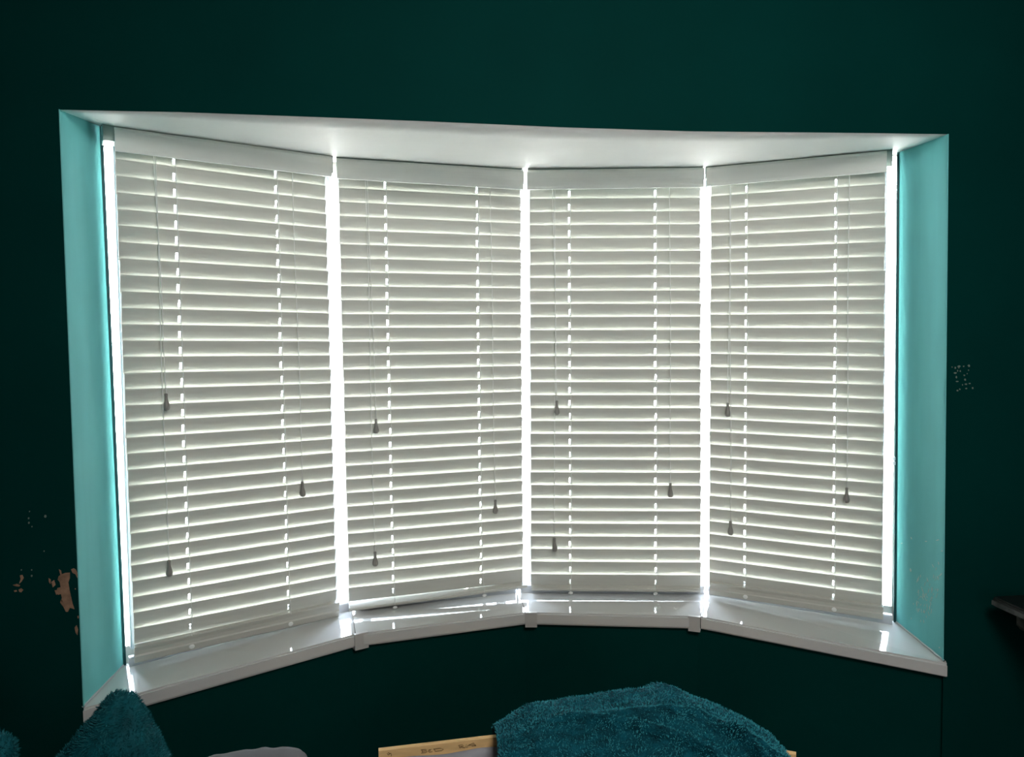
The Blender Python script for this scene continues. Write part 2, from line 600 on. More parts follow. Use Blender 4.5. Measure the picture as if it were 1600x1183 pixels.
# sealant line along both reveals
for (a, b) in ((F0s, C0s), (F5s, C5s)):
    bm = bmesh.new()
    tube(bm, [a.lerp(b, t / 8) + ZUP * (0.001 + 0.0006 * math.sin(t * 2.3)) for t in range(9)], 0.0032, 6)
    from_bm('sealant', bm, 'pvc', sill)

# ------------------------------------------------------------------ blinds
TILT_W, TILT_Z = 0.0130, 0.0470
NSL = 31
PX = [  # top edge of second slat L,R ; bottom of last slat L,R
    ((181, 248), (509, 290), (209.5, 1007), (524, 943)),
    ((529, 293), (814, 308), (545, 940), (816, 909)),
    ((828, 310.5), (1095, 308.5), (830, 917), (1094, 919)),
    ((1110.5, 306.6), (1383.5, 287), (1109, 914), (1378, 952)),
]
VPX = [  # valance TL, TR, BR, BL
    ((178.5, 199), (518.5, 245), (518.5, 276), (180, 235.5)),
    ((525.5, 247.5), (818, 266), (818, 296), (526.5, 278.5)),
    ((824, 266.5), (1100, 262.5), (1100, 292), (824, 296)),
    ((1104, 262.5), (1386, 236), (1385, 268), (1104, 291)),
]
LADDERS = [((270, 253), (301, 1003), (431, 270), (452, 957)),
           ((601.5, 287), (615.5, 940), (743.5, 294), (754, 922)),
           ((889.5, 298), (891.5, 918), (1024, 295), (1025, 919)),
           ((1166.5, 290), (1163.5, 925), (1307, 278), (1302, 945))]
CORDS = [[((240, 247), (259.5, 616)), ((243, 247), (264, 876)), ((457, 275), (472.5, 753))],
         [((574, 283), (587.5, 656)), ((571, 283), (586, 863)), ((765.5, 296), (774, 782))],
         [((863, 297), (870, 627)), ((867, 297), (866.5, 841)), ((1046, 294), (1047.5, 756))],
         [((1141, 290), (1137, 630)), ((1142, 290), (1141.5, 815)), ((1327.5, 276), (1323, 763))]]
BLABEL = ['white wooden venetian blind furthest left, reaching the left pale teal reveal',
          'white wooden venetian blind between the far left blind and the middle post',
          'white wooden venetian blind immediately right of the middle post, hanging squarest to the room',
          'white wooden venetian blind furthest right, next to the scuffed teal reveal']
RAIL_TILT = [72, -24, -22, 74]
RAILPX = [((210.5, 1035), (527.5, 962)), ((546, 958), (823.5, 920.5)), ((831, 925), (1094, 927.5)), ((1110, 928), (1379, 967))]


def slat_mesh(L, holes, name):
    """slat in local coords: x along, y outward, z down the tilted board; hole cells left open"""
    thk = 0.0024
    tv = Vector((0, TILT_W, -TILT_Z))
    wd = tv.length
    tv.normalize()
    nv = Vector((0, -TILT_Z, -TILT_W)).normalized()        # towards the room, down
    xs = [0.0]
    for h in holes:
        xs += [h - 0.0028, h + 0.0028]
    xs.append(L)
    ys = [0.0, 0.0028, 0.0180, 0.0365, wd - 0.0028, wd]
    off = [0.0013, 0.0, 0.0, 0.0, 0.0, 0.0013]
    verts, faces = [], []

    def idx(i, j, s):
        return (i * len(ys) + j) * 2 + s
    for x in xs:
        for j, y in enumerate(ys):
            bow = 0.0009 * (1 - (2 * y / wd - 1) ** 2)
            c = Vector((x, 0, 0)) + tv * y + nv * bow
            verts.append(c + nv * (thk / 2 - off[j]))
            verts.append(c - nv * (thk / 2 - off[j]))
    nx, ny = len(xs), len(ys)
    hole = {(1, 2), (3, 2)}
    for i in range(nx - 1):
        for j in range(ny - 1):
            if (i, j) in hole:
                for (p, q) in (((i, j), (i + 1, j)), ((i + 1, j), (i + 1, j + 1)), ((i + 1, j + 1), (i, j + 1)), ((i, j + 1), (i, j))):
                    faces.append((idx(*p, 0), idx(*q, 0), idx(*q, 1), idx(*p, 1)))
                continue
            faces.append((idx(i, j, 0), idx(i + 1, j, 0), idx(i + 1, j + 1, 0), idx(i, j + 1, 0)))
            faces.append((idx(i, j, 1), idx(i, j + 1, 1), idx(i + 1, j + 1, 1), idx(i + 1, j, 1)))
    for i in range(nx - 1):
        for j in (0, ny - 1):
            faces.append((idx(i, j, 0), idx(i + 1, j, 0), idx(i + 1, j, 1), idx(i, j, 1)))
    for j in range(ny - 1):
        for i in (0, nx - 1):
            faces.append((idx(i, j, 0), idx(i, j + 1, 0), idx(i, j + 1, 1), idx(i, j, 1)))
    me = bpy.data.meshes.new(name)
    me.from_pydata([tuple(v) for v in verts], [], faces)
    bm = bmesh.new()
    bm.from_mesh(me)
    bmesh.ops.recalc_face_normals(bm, faces=bm.faces)
    bm.to_mesh(me)
    bm.free()
    me.materials.append(M['slat'])
    return me


def lathe(bm, c, prof, seg=14):
    rings = []
    for (r, z) in prof:
        rings.append([bm.verts.new(c + Vector((r * math.cos(2 * math.pi * k / seg), r * math.sin(2 * math.pi * k / seg), z))) for k in range(seg)])
    for i in range(len(prof) - 1):
        for k in range(seg):
            j = (k + 1) % seg
            bm.faces.new((rings[i][k], rings[i][j], rings[i + 1][j], rings[i + 1][k]))
    bm.faces.new(list(reversed(rings[0])))
    bm.faces.new(rings[-1])


for i in range(4):
    d, n = DIR[i], NRM[i]
    P0 = BL[i]
    a, b, c, e = PX[i]
    TL, TR = on_plane(*a, P0, n), on_plane(*b, P0, n)
    BLo, BRo = on_plane(*c, P0 + n * TILT_W, n), on_plane(*e, P0 + n * TILT_W, n)
    dn = Vector((0, 0, TILT_Z)) - n * TILT_W
    LL, LR = BLo + dn, BRo + dn                        # top edge of last slat
    root = empty('venetian_blind', (LL + LR) / 2 - ZUP * 0.08)
    tag(root, BLABEL[i], 'blind', 'venetian blinds across the bay window')
    Lm = ((TR - TL).length + (LR - LL).length) / 2
    # ladder positions as fractions along the slat
    lt0, lb0, lt1, lb1 = LADDERS[i]
    lp = [on_plane(*q, P0, n) for q in (lt0, lb0, lt1, lb1)]
    fr = []
    for (pt, pb) in ((lp[0], lp[1]), (lp[2], lp[3])):
        ft = (pt - TL).dot(d) / (TR - TL).dot(d)
        fb = (pb - LL).dot(d) / (LR - LL).dot(d)
        fr.append((ft + fb) / 2)
    me = slat_mesh(Lm, [f * Lm for f in fr], 'slat')
    for k in range(-1, 30):
        t = k / 29
        pl, pr = TL.lerp(LL, t), TR.lerp(LR, t)
        if k >= 0:
            jit = random.uniform(-0.0012, 0.0012)
            sh = random.uniform(-0.0012, 0.0012)
        else:
            jit = sh = 0
        pl = pl + d * sh
        pr = pr + d * sh
        X = (pr - pl)
        s = X.length / Lm
        X.normalize()
        Y = n.copy()
        Y = (Y - X * Y.dot(X)).normalized()
        Zv = X.cross(Y).normalized()
        R = Matrix(((X.x * s, Y.x, Zv.x, pl.x), (X.y * s, Y.y, Zv.y, pl.y), (X.z * s, Y.z, Zv.z, pl.z), (0, 0, 0, 1)))
        o = bpy.data.objects.new('slat', me)
        COL.objects.link(o)
        o.parent = root
        o.matrix_parent_inverse = root.matrix_world.inverted()
        o.matrix_world = R @ Matrix.Rotation(jit * 5, 4, 'X')
    # valance
    v = [on_plane(*q, P0 + n * VOFF, n) for q in VPX[i]]
    v[0].z += 0.0015
    v[1].z += 0.0015
    NV = 7
    prof = []
    for k in range(NV + 1):
        t = k / NV
        prof.append((t, -0.0035 * math.sin(math.pi * min(1, t * 1.15)) - 0.001 if k not in (0, NV) else 0.002))
    def vring(pt, pb):
        out = [pt.lerp(pb, t) + n * o_ for t, o_ in prof]
        return out + [pb + n * 0.0085, pt + n * 0.0085]
    bm = bmesh.new()
    sweep(bm, vring(v[0], v[3]), vring(v[1], v[2]))
    val = from_bm('valance', bm, 'valance', root)
    # headrail: folded steel channel above the slats
    hx0, hx1 = (-0.022, 0.006) if i == 0 else ((-0.004, 0.012) if i == 3 else (0.002, -0.002))
    zt_ = lambda q: (F0t.z + 0.004 if (i == 0 and q is v[0]) else F5t.z + 0.004 if (i == 3 and q is v[1]) else ZT + 0.001)
    ha = Vector((v[0].x, v[0].y, 0)) - n * VOFF
    hb = Vector((v[1].x, v[1].y, 0)) - n * VOFF
    ha = ha + d * hx0
    hb = hb + d * hx1
    bm = bmesh.new()
    w0, w1, hh = -0.022, 0.028, 0.058
    for (A_, zA, B_, zB) in ((ha, zt_(v[0]), hb, zt_(v[1])),):
        rA = [A_ + n * w0 + ZUP * zA, A_ + n * w1 + ZUP * zA, A_ + n * w1 + ZUP * (zA - hh), A_ + n * w0 + ZUP * (zA - hh)]
        rB = [B_ + n * w0 + ZUP * zB, B_ + n * w1 + ZUP * zB, B_ + n * w1 + ZUP * (zB - hh), B_ + n * w0 + ZUP * (zB - hh)]
        sweep(bm, rA, rB)
    hr = from_bm('headrail', bm, 'steel', root)
    # end brackets: plates folded round the headrail ends
    for (A_, zA, sg) in ((ha, zt_(v[0]), -1), (hb, zt_(v[1]), 1)):
        if (i == 0 and sg == 1) or i in (1, 2) or (i == 3 and sg == -1):
            t_ = 0.0015
        else:
            t_ = 0.003
        bm = bmesh.new()
        c0 = A_ + n * (w0 - 0.002) + ZUP * (zA + 0.002)
        hexa(bm, c0, d * sg * t_, n * (w1 - w0 + 0.004), -ZUP * (hh + 0.004))
        bmesh.ops.bevel(bm, geom=list(bm.edges), offset=0.0006, segments=1, affect='EDGES')
        from_bm('end_bracket', bm, 'steel', root)
        if t_ > 0.002:
            for zz in (0.014, 0.040):
                bm = bmesh.new()
                cc = c0 + d * sg * (t_ + 0.0001) + n * 0.027 - ZUP * zz
                hexa(bm, cc, d * sg * 0.0015, n * 0.005, -ZUP * 0.005)
                from_bm('bracket_rivet', bm, 'steel', root)
    # bottom rail
    th = math.radians(RAIL_TILT[i])
    down = n * math.cos(th) - ZUP * math.sin(th)       # from room edge to outer edge
    face = (-n * math.sin(th) - ZUP * math.cos(th))    # towards the room and down
    q0, q1 = RAILPX[i]
    if i in (1, 2):
        WR, TR_ = 0.044, 0.013
        pl_ = P0 - n * 0.006
        low = Vector((0, 0, 1)) * TR_
        rl_, rr_ = on_plane(*q0, pl_, n) + low, on_plane(*q1, pl_, n) + low
    else:
        WR, TR_ = (0.050 if i == 0 else 0.044), 0.012
        pl_ = P0 + n * 0.012
        rl_, rr_ = on_plane(*q0, pl_, n) - down * WR, on_plane(*q1, pl_, n) - down * WR
    def rring(p):
        if i in (1, 2):
            # nearly level rail: rounded front nosing faces the room
            q = [(0, 0), (WR, 0), (WR, -TR_), (WR * 0.5, -TR_ - 0.002), (0.004, -TR_ - 0.001), (-0.001, -TR_ + 0.003), (-0.002, -0.004)]
            return [p + down * u - face * (-w_) * -1 if False else p + down * u + face * (-w_) for u, w_ in q]
        q = [(0, 0.004), (0, -0.008), (WR, -0.008), (WR, 0.004), (WR * 0.92, 0.0065), (WR * 0.56, 0.0075), (WR * 0.50, 0.0035), (WR * 0.28, 0.0025), (0.003, 0.0045)]
        return [p + down * u + face * w_ for u, w_ in q]
    bm = bmesh.new()
    sweep(bm, rring(rl_ - d * 0.001), rring(rr_ + d * 0.001))
    rail = from_bm('bottom_rail', bm, 'rail', root)
    # ladder cords
    for q, f in enumerate(fr):
        pts_f, pts_b = [], []
        bmf = bmesh.new()
        topz = (v[3].lerp(v[2], f)).z + 0.02
        for k in range(-2, 30):
            t = k / 29
            base = TL.lerp(LL, t).lerp(TR.lerp(LR, t), f)
            if k == -2:
                base.z = topz
            off = 0.0015 * (1 if k % 2 else -1) * 0.4
            pts_f.append(base - n * 0.0032 + d * (0.0032 + off) + ZUP * 0.001)
            pts_b.append(base + n * (TILT_W + 0.0032) - ZUP * TILT_Z + d * (0.001 - off))
        base = rl_.lerp(rr_, f)
        pts_f.append(base - n * 0.004 - ZUP * 0.004)
        tube(bmf, pts_f, 0.0008, 6)
        tube(bmf, pts_b, 0.0009, 6)
        # lift cord that runs through the route holes
        ctr = []
        for k in range(-1, 30):
            t = k / 29
            base_ = TL.lerp(LL, t).lerp(TR.lerp(LR, t), f)
            ctr.append(base_ + n * TILT_W * 0.56 - ZUP * TILT_Z * 0.60 + d * 0.0026)
        ctr.append(base + down * WR * 0.5 + ZUP * 0.004)
        tube(bmf, [ctr[0] + ZUP * 0.06] + ctr, 0.0006, 5)
        for k in range(-1, 30):
            t = k / 29
            base_ = TL.lerp(LL, t).lerp(TR.lerp(LR, t), f)
            fr_a = base_ - n * 0.003 + d * 0.0032
            fr_b = base_ + n * (TILT_W + 0.003) - ZUP * TILT_Z + d * 0.001
            under = -n * 0.0035 - ZUP * 0.0022
            tube(bmf, [fr_a, fr_a.lerp(fr_b, 0.35) + under, fr_b], 0.0006, 4)
        from_bm('ladder_cord', bmf, 'cord', root, True)
        # cap where the ladder is plugged into the bottom rail
        bm = bmesh.new()
        if i in (0, 3):
            cc = base + down * WR * 0.70 + face * 0.0072
            dirs = face
        else:
            cc = base - n * 0.002 - ZUP * 0.012 + face * 0.002
            dirs = (-n * 0.8 - ZUP * 0.6)
        # short disc
        ax = dirs.normalized()
        u1 = d
        u2 = ax.cross(u1).normalized()
        prof_ = [(0.0072, 0), (0.0072, 0.0016), (0.0052, 0.0030), (0.0018, 0.0034)]
        rings = [[bm.verts.new(cc + ax * h_ + (u1 * math.cos(2 * math.pi * k / 14) + u2 * math.sin(2 * math.pi * k / 14)) * r_) for k in range(14)] for r_, h_ in prof_]
        for r1, r2 in zip(rings, rings[1:]):
            for k in range(14):
                bm.faces.new((r1[k], r1[(k + 1) % 14], r2[(k + 1) % 14], r2[k]))
        bm.faces.new(rings[0])
        bm.faces.new(rings[-1])
        from_bm('cord_plug', bm, 'cord', rail)
    # operating cords with tassels, hanging in front of the slats
    for q, (pt, pb) in enumerate(CORDS[i]):
        wpl = P0 - n * (0.012 + 0.003 * q)
        A_, B_ = on_plane(*pt, wpl, n), on_plane(*pb, wpl, n)
        A_ = A_ + ZUP * 0.03
        pts = []
        N = 14
        ph = random.uniform(0, 6)
        for k in range(N + 1):
            t = k / N
            p = A_.lerp(B_, t)
            p += d * (0.0022 * math.sin(t * 5 + ph) * math.sin(math.pi * t))
            pts.append(p)
        bm = bmesh.new()
        tube(bm, pts, 0.0011, 6)
        cord = from_bm('pull_cord', bm, 'cord', root, True)
        bm = bmesh.new()
        prof = [(0.0016, 0.001), (0.0040, 0.0), (0.0045, -0.003), (0.0040, -0.009), (0.0046, -0.017), (0.0070, -0.026), (0.0086, -0.033), (0.0088, -0.037), (0.0078, -0.0410), (0.0058, -0.0440), (0.002, -0.0455)]
        lathe(bm, B_ + ZUP * 0.001, prof)
        from_bm('tassel', bm, 'tassel', cord, True)

# ------------------------------------------------------------------ wear on the walls
def blob(bm, c, r, ax, az, seed, n=11, th=0.0012):
    rnd = random.Random(seed)
    pts = []
    for k in range(n):
        an = 2 * math.pi * k / n
        rr_ = r * rnd.uniform(0.6, 1.15)
        pts.append(c + Vector((math.cos(an) * rr_ * ax, 0, math.sin(an) * rr_ * az)))
    prism(bm, pts, (0, -th, 0))


def px_poly(bm, pts, y=0.0, th=0.0012):
    prism(bm, [on_y(px, py, y) for px, py in pts], (0, -th, 0))


bm = bmesh.new()
def L4(x, y):
    return (x / 4.225, 740 + y / 4.225)
px_poly(bm, [L4(*q) for q in [(390, 632), (404, 640), (408, 664), (432, 655), (462, 654), (462, 690), (452, 720), (462, 780), (480, 860), (492, 895), (478, 890), (462, 886), (450, 912), (436, 912), (420, 880), (398, 850), (410, 820), (404, 795), (385, 800), (372, 785), (380, 755), (402, 750), (395, 715), (382, 700), (388, 678), (400, 668)]])
for q in ([(470, 632), (485, 625), (500, 632), (515, 665), (512, 690), (500, 665), (480, 655)], [(340, 715), (358, 702), (368, 735), (350, 752)], [(322, 690), (336, 700), (334, 728), (324, 715)],
          [(362, 770), (385, 768), (396, 790), (372, 800)], [(494, 1015), (506, 1000), (516, 1030), (512, 1066), (500, 1050)], [(86, 735), (112, 728), (134, 738), (128, 746), (100, 742)],
          [(132, 672), (148, 668), (158, 690), (142, 715), (126, 728), (138, 695)], [(124, 765), (140, 757), (155, 768), (142, 784), (128, 780)], [(92, 772), (108, 768), (114, 778), (98, 782)],
          [(512, 940), (520, 938), (520, 955), (514, 955)], [(493, 760), (502, 757), (500, 766)], [(404, 834), (412, 832), (415, 845), (407, 846)]):
    px_poly(bm, [L4(*p) for p in q])
o = from_bm('chipped_plaster', bm, 'plaster', wall_front)
tag(o, 'bare brown plaster where the paint has chipped left of the recess', kind='stuff')
bm = bmesh.new()
def L5(x, y):
    return (1480 + x / 19.72, 560 + y / 19.72)
spots = [(145, 270, 14, 22), (243, 290, 26, 40), (355, 250, 50, 40), (350, 290, 26, 26), (500, 245, 26, 28), (660, 225, 36, 42), (650, 365, 16, 26), (315, 385, 20, 34), (398, 395, 24, 28), (240, 450, 54, 30), (520, 522, 28, 26),
         (275, 580, 24, 42), (305, 712, 46, 24), (545, 660, 30, 42), (570, 795, 44, 30), (685, 775, 32, 28), (465, 815, 18, 28), (775, 915, 28, 36), (580, 930, 38, 24), (380, 950, 28, 28), (310, 990, 28, 28), (610, 470, 12, 24)]
for k, (x, y, rx, ry) in enumerate(spots):
    rnd = random.Random(k)
    px_poly(bm, [L5(x + rx * math.cos(a_ * math.pi / 4) * rnd.uniform(.7, 1.1), y + ry * math.sin(a_ * math.pi / 4) * rnd.uniform(.7, 1.1)) for a_ in range(8)])
for (x, y, r) in ((196, 250, 4), (190, 295, 5), (192, 325, 6), (212, 350, 4), (292, 512, 4), (210, 675, 6), (210, 636, 4), (142, 636, 4), (300, 282, 8)):
    px_poly(bm, [L4(x + r * math.cos(a_ * math.pi / 3), y + r * 1.3 * math.sin(a_ * math.pi / 3)) for a_ in range(6)])
o = from_bm('paint_fleck', bm, 'scuff2', wall_front)
tag(o, 'small pale flecks where the dark paint is knocked off', kind='stuff')
# scuffs on the right reveal (thin scratches lying on the reveal plane)
u_ = (F5s - C5s)
w_ = (C5t - C5s)
rn = u_.cross(w_).normalized()
if rn.x > 0:
    rn = -rn
bm = bmesh.new()
rnd = random.Random(3)
def scratch(px, py, l, wdt, ang):
    pts = []
    dx, dy = math.cos(ang) * l, math.sin(ang) * l
    nx, ny = -math.sin(ang) * wdt, math.cos(ang) * wdt
    for (sx_, sy_) in ((-1, 0), (-.4, 1), (.5, .8), (1, 0), (.4, -.9), (-.5, -.7)):
        pts.append(on_plane(px + dx * sx_ + nx * sy_, py + dy * sx_ + ny * sy_, C5s, rn))
    prism(bm, pts, rn * 0.0006)
for (x, y, l, w2, an) in ((1423, 891, 3, 1.1, 1.4), (1409, 849, 1.5, .6, -.3), (1447, 846, 1.8, .8, 0.1), (1465, 844, 2.8, .7, -.3), (1472, 861, 1.6, .8, 0), (1470, 898, 3.2, .8, -.8), (1424, 841, 2, .6, 1.2), (1468, 1012, 1.2, 1, 1)):
    scratch(x, y, l, w2, an)
for k in range(70):
    x = rnd.gauss(1444, 11)
    y = rnd.gauss(935, 18) - (x - 1444) * 0.9
    if x > 1470 or x < 1412:
        continue
    scratch(x, y, rnd.uniform(1.2, 4.5), rnd.uniform(.15, .4), math.radians(rnd.uniform(60, 125)))
o = from_bm('scuff_mark', bm, 'scuff', wall_front)
tag(o, 'pale scuffs and scratches on the right reveal', kind='stuff')

# ------------------------------------------------------------------ sofa under the window
SY = -0.40
ra = on_y(591.5, 1174, SY)
RZ = ra.z
pA = Vector((ra.x, SY, RZ))
pB = on_z(774.5, 1152.5, RZ)
pC = pA + (pB - pA) * 2.1
pD = on_z(1244, 1180, RZ)
sofa = empty('sofa', ((pA.x + pC.x) / 2, -0.7, 0))
tag(sofa, 'grey sofa with a bare timber back rail standing under the bay window', 'sofa')
bm = bmesh.new()
rail_pts = [pA, pC, pD]
RTK = 0.020


def offs(pts, w_):
    out = []
    for k, p in enumerate(pts):
        ds = []
        if k > 0:
            ds.append((pts[k] - pts[k - 1]).normalized())
        if k < len(pts) - 1:
            ds.append((pts[k + 1] - pts[k]).normalized())
        dd_ = sum(ds, Vector()).normalized()
        out.append(p + Vector((-dd_.y, dd_.x, 0)) * w_)
    return out


rb = offs(rail_pts, 0.012)
for k in range(2):
    sweep(bm, [rail_pts[k], rb[k], rb[k] - ZUP * RTK, rail_pts[k] - ZUP * RTK], [rail_pts[k + 1], rb[k + 1], rb[k + 1] - ZUP * RTK, rail_pts[k + 1] - ZUP * RTK])
rail = from_bm('timber_rail', bm, 'wood', sofa)
tag(rail, 'bare timber rail with handwritten pencil marks')
# pencil marks: strokes on the front face of the rail
def stroke(bm, pts):
    dirv = (pC - pA).normalized()
    nn = Vector((dirv.y, -dirv.x, 0))
    q = [on_plane(px, py, pA + nn * 0.0004, nn) for px, py in pts]
    tube(bm, q, 0.00045, 5)
def L6(pts):
    return [(560 + x / 6.667, 1100 + y / 6.667) for x, y in pts]
glyphs = [
    ('9', [[(330, 518), (312, 508), (298, 518), (312, 532), (340, 512), (344, 528), (342, 546)]]),
    ('B', [[(660, 478), (668, 508)], [(650, 480), (700, 474), (712, 482), (690, 492), (664, 494)], [(690, 492), (718, 498), (700, 508), (652, 514)]]),
    ('E', [[(735, 478), (728, 492), (752, 488)], [(728, 492), (738, 505), (772, 498)], [(735, 478), (760, 474)]]),
    ('D', [[(790, 470), (800, 496)], [(782, 472), (850, 462), (886, 474), (868, 488), (800, 496)]]),
    ('R', [[(1048, 432), (1060, 464)], [(1040, 434), (1086, 426), (1096, 438), (1056, 450)], [(1066, 448), (1108, 458)]]),
    ('L', [[(1124, 424), (1116, 452), (1140, 450)]]),
    ('J', [[(1136, 436), (1200, 424), (1226, 436), (1180, 440)], [(1150, 428), (1200, 408), (1222, 430)]]),
]
for ch, st in glyphs:
    bm = bmesh.new()
    for s_ in st:
        stroke(bm, L6(s_))
    from_bm('pencil_mark', bm, 'ink', rail)
# upholstered back below the rail
def strip_cloth(name, pts, ztop_off, depth, m, amp, seed):
    vs, fs = [], []
    NX, NZ = 90, 26
    for i_ in range(NX + 1):
        p = poly_at(pts, i_ / NX)
        dn_ = (pts[1] - pts[0]).normalized()
        nn = Vector((dn_.y, -dn_.x, 0))
        for j in range(NZ + 1):
            v_ = j / NZ
            zt2 = -ztop_off - 0.004 * noise.noise(Vector((p.x * 14, seed, 0)))
            bulge = 0.004 + 0.030 * math.sin(min(1, v_ * 3) * math.pi / 2)
            wr = amp * noise.noise(Vector((p.x * 28 + v_ * 6, v_ * 5, seed)))
            vs.append(p + nn * (bulge + wr) + ZUP * (zt2 - depth * v_))
            if j == 0:
                vs[-1] = p + nn * 0.002 + ZUP * zt2
    for i_ in range(NX):
        for j in range(NZ):
            a_ = i_ * (NZ + 1) + j
            fs.append((a_, a_ + NZ + 1, a_ + NZ + 2, a_ + 1))
    o_ = pydata(name, vs, fs, m, sofa, True)
    mo = o_.modifiers.new('thick', 'SOLIDIFY')
    mo.thickness = 0.003
    return o_
sx0 = on_y(628, 1183, SY).x
lin = strip_cloth('back_lining', [Vector((sx0, pA.y + 0.003, RZ)), pC, pD], RTK - 0.002, 0.28, 'lining', 0.010, 3.1)
tag(lin, 'crumpled pale grey lining fabric')
# back panel and seat (mostly below the frame)
bm = bmesh.new()
for k in range(2):
    z1_ = ZUP * (-RTK)
    z2_ = ZUP * (-RZ + 0.12)
    sweep(bm, [rail_pts[k] + z1_, rb[k] + z1_, rb[k] + z2_, rail_pts[k] + z2_], [rail_pts[k + 1] + z1_, rb[k + 1] + z1_, rb[k + 1] + z2_, rail_pts[k + 1] + z2_])
from_bm('back_panel', bm, 'wood', sofa)
bm = bmesh.new()
hexa(bm, (-1.5, -1.25, 0.12), (2.1, 0, 0), (0, 0.70, 0), (0, 0, 0.22))
bmesh.ops.bevel(bm, geom=list(bm.edges), offset=0.04, segments=4, affect='EDGES')
from_bm('seat', bm, 'velvet', sofa, True)
for (x, y) in ((-1.44, -1.18), (0.52, -1.18), (-1.44, -0.52), (0.52, -0.52)):
    bm = bmesh.new()
    tube(bm, [Vector((x, y, 0)), Vector((x, y, 0.13))], [0.016, 0.024], 12)
    from_bm('leg', bm, 'wood', sofa)


# ------------------------------------------------------------------ cushions
def pillow(name, centre, ex, ey, en, half, thick, m, pile_m, label, group, pinch=0.10, blades=0, seed=1, cat='cushion', blen=0.009, power=0.42, earp=2.6, rnd_c=0.10):
    """ex, ey in-plane axes, en face normal"""
    ex, ey, en = Vector(ex).normalized(), Vector(ey).normalized(), Vector(en).normalized()
    N = 44
    root_v, fs = [], []

    def P(u, v_, s):
        # u,v in -1..1 ; pinched sides with soft corners
        k = 1 - pinch * (1 - abs(v_) ** earp) * abs(u) ** 2
        k2 = 1 - pinch * (1 - abs(u) ** earp) * abs(v_) ** 2
        # round the corners
        r_ = max(abs(u), abs(v_))
        l_ = math.hypot(u, v_)
        rc = 1 - rnd_c * max(0, (l_ / max(r_, 1e-6) - 1) / 0.4142) ** 3 * r_ ** 4
        h_ = max(0, (1 - u ** 4) * (1 - v_ ** 4)) ** power
        q = centre + ex * u * half[0] * k * rc + ey * v_ * half[1] * k2 * rc + en * s * thick * h_
        nz = noise.noise(q * 9 + Vector((seed, 0, 0))) * 0.010 + noise.noise(q * 45 + Vector((0, seed, 0))) * 0.0035
        return q + en * s * nz * (0.4 + h_) + (ex * u + ey * v_) * nz * 0.5
    idx = {}
    vs = []
    for s in (1, -1):
        for a_ in range(N + 1):
            for b_ in range(N + 1):
                edge = a_ in (0, N) or b_ in (0, N)
                if s == -1 and edge:
                    idx[(s, a_, b_)] = idx[(1, a_, b_)]
                    continue
                idx[(s, a_, b_)] = len(vs)
                vs.append(P(2 * a_ / N - 1, 2 * b_ / N - 1, 0 if edge else s))
        for a_ in range(N):
            for b_ in range(N):
                f_ = (idx[(s, a_, b_)], idx[(s, a_ + 1, b_)], idx[(s, a_ + 1, b_ + 1)], idx[(s, a_, b_ + 1)])
                fs.append(f_ if s == 1 else tuple(reversed(f_)))
    o_ = pydata(name, vs, fs, m, None, True)
    tag(o_, label, cat, group)
    if blades:
        fur(o_, blades, blen, pile_m, seed)
    return o_


def fur(o_, count, blen, pile_m, seed, keep=None):
    rnd_ = random.Random(seed)
    me_ = o_.data
    polys = [p for p in me_.polygons if keep is None or keep(p.center)]
    cum, tot = [], 0
    for p in polys:
        tot += p.area
        cum.append(tot)
    import bisect
    vs, fs = [], []
    for k in range(count):
        p = polys[min(bisect.bisect(cum, rnd_.random() * tot), len(polys) - 1)]
        v_ = [me_.vertices[i_].co for i_ in p.vertices]
        a_, b_ = rnd_.random(), rnd_.random()
        q = v_[0].lerp(v_[1], a_).lerp(v_[3 % len(v_)].lerp(v_[2], a_), b_)
        nn = p.normal
        lean = Vector((rnd_.gauss(0, .45), rnd_.gauss(0, .45), rnd_.gauss(-.15, .4)))
        sw = Vector((noise.noise(q * 25), noise.noise(q * 25 + Vector((7, 0, 0))), noise.noise(q * 25 + Vector((0, 7, 0))))) * 1.3
        dr = (nn + lean * 0.6 + sw).normalized()
        if dr.dot(nn) < 0.1:
            dr = (dr + nn).normalized()
        side = dr.cross(Vector((rnd_.gauss(0, 1), rnd_.gauss(0, 1), rnd_.gauss(0, 1)))).normalized() * 0.0007
        L_ = blen * rnd_.uniform(.5, 1.15)
        n0 = len(vs)
        vs += [q - side, q + side, q + dr * L_ * .6 + side * .8, q + dr * L_ * .6 - side * .8, q + dr * L_ + lean * 0.001]
        fs += [(n0, n0 + 1, n0 + 2, n0 + 3), (n0 + 3, n0 + 2, n0 + 4)]
    me2 = bpy.data.meshes.new('pile')
    me2.from_pydata([tuple(v_) for v_ in vs], [], fs)
    me2.materials.append(M[pile_m])
    o2 = bpy.data.objects.new('pile', me2)
    link(o2, o_)
    o2['kind'] = 'stuff'
    return o2


# big plush cushion, one corner up
apex = on_y(193, 1080, -0.30)
ex = Vector((0.66, 0.10, 0.74))
ey = Vector((-0.44, 0.02, 0.90))
cy_ = 0.235
c_ = apex - ex.normalized() * cy_ * 0.84 - ey.normalized() * cy_ * 0.84
pillow('cushion', c_, ex, ey, Vector((0.25, -0.93, 0.10)), (cy_, cy_), 0.075, 'plush', 'pile',
       'dark teal plush cushion with one corner pointing up in front of the sill end', 'teal plush cushions on the sofa', blades=42000, seed=4, pinch=0.10, rnd_c=0.17, blen=0.008)
apex2 = on_y(6, 1127, -0.36)
c2 = apex2 - Vector((0.128, 0.08, 0.152))
pillow('cushion', c2, Vector((0.98, 0, -0.15)), Vector((0.15, 0.1, 0.98)), Vector((0.1, -1, 0.05)), (0.17, 0.195), 0.05, 'plush', 'pile',
       'dark teal plush cushion mostly cut off at the bottom left corner', 'teal plush cushions on the sofa', blades=22000, seed=9)
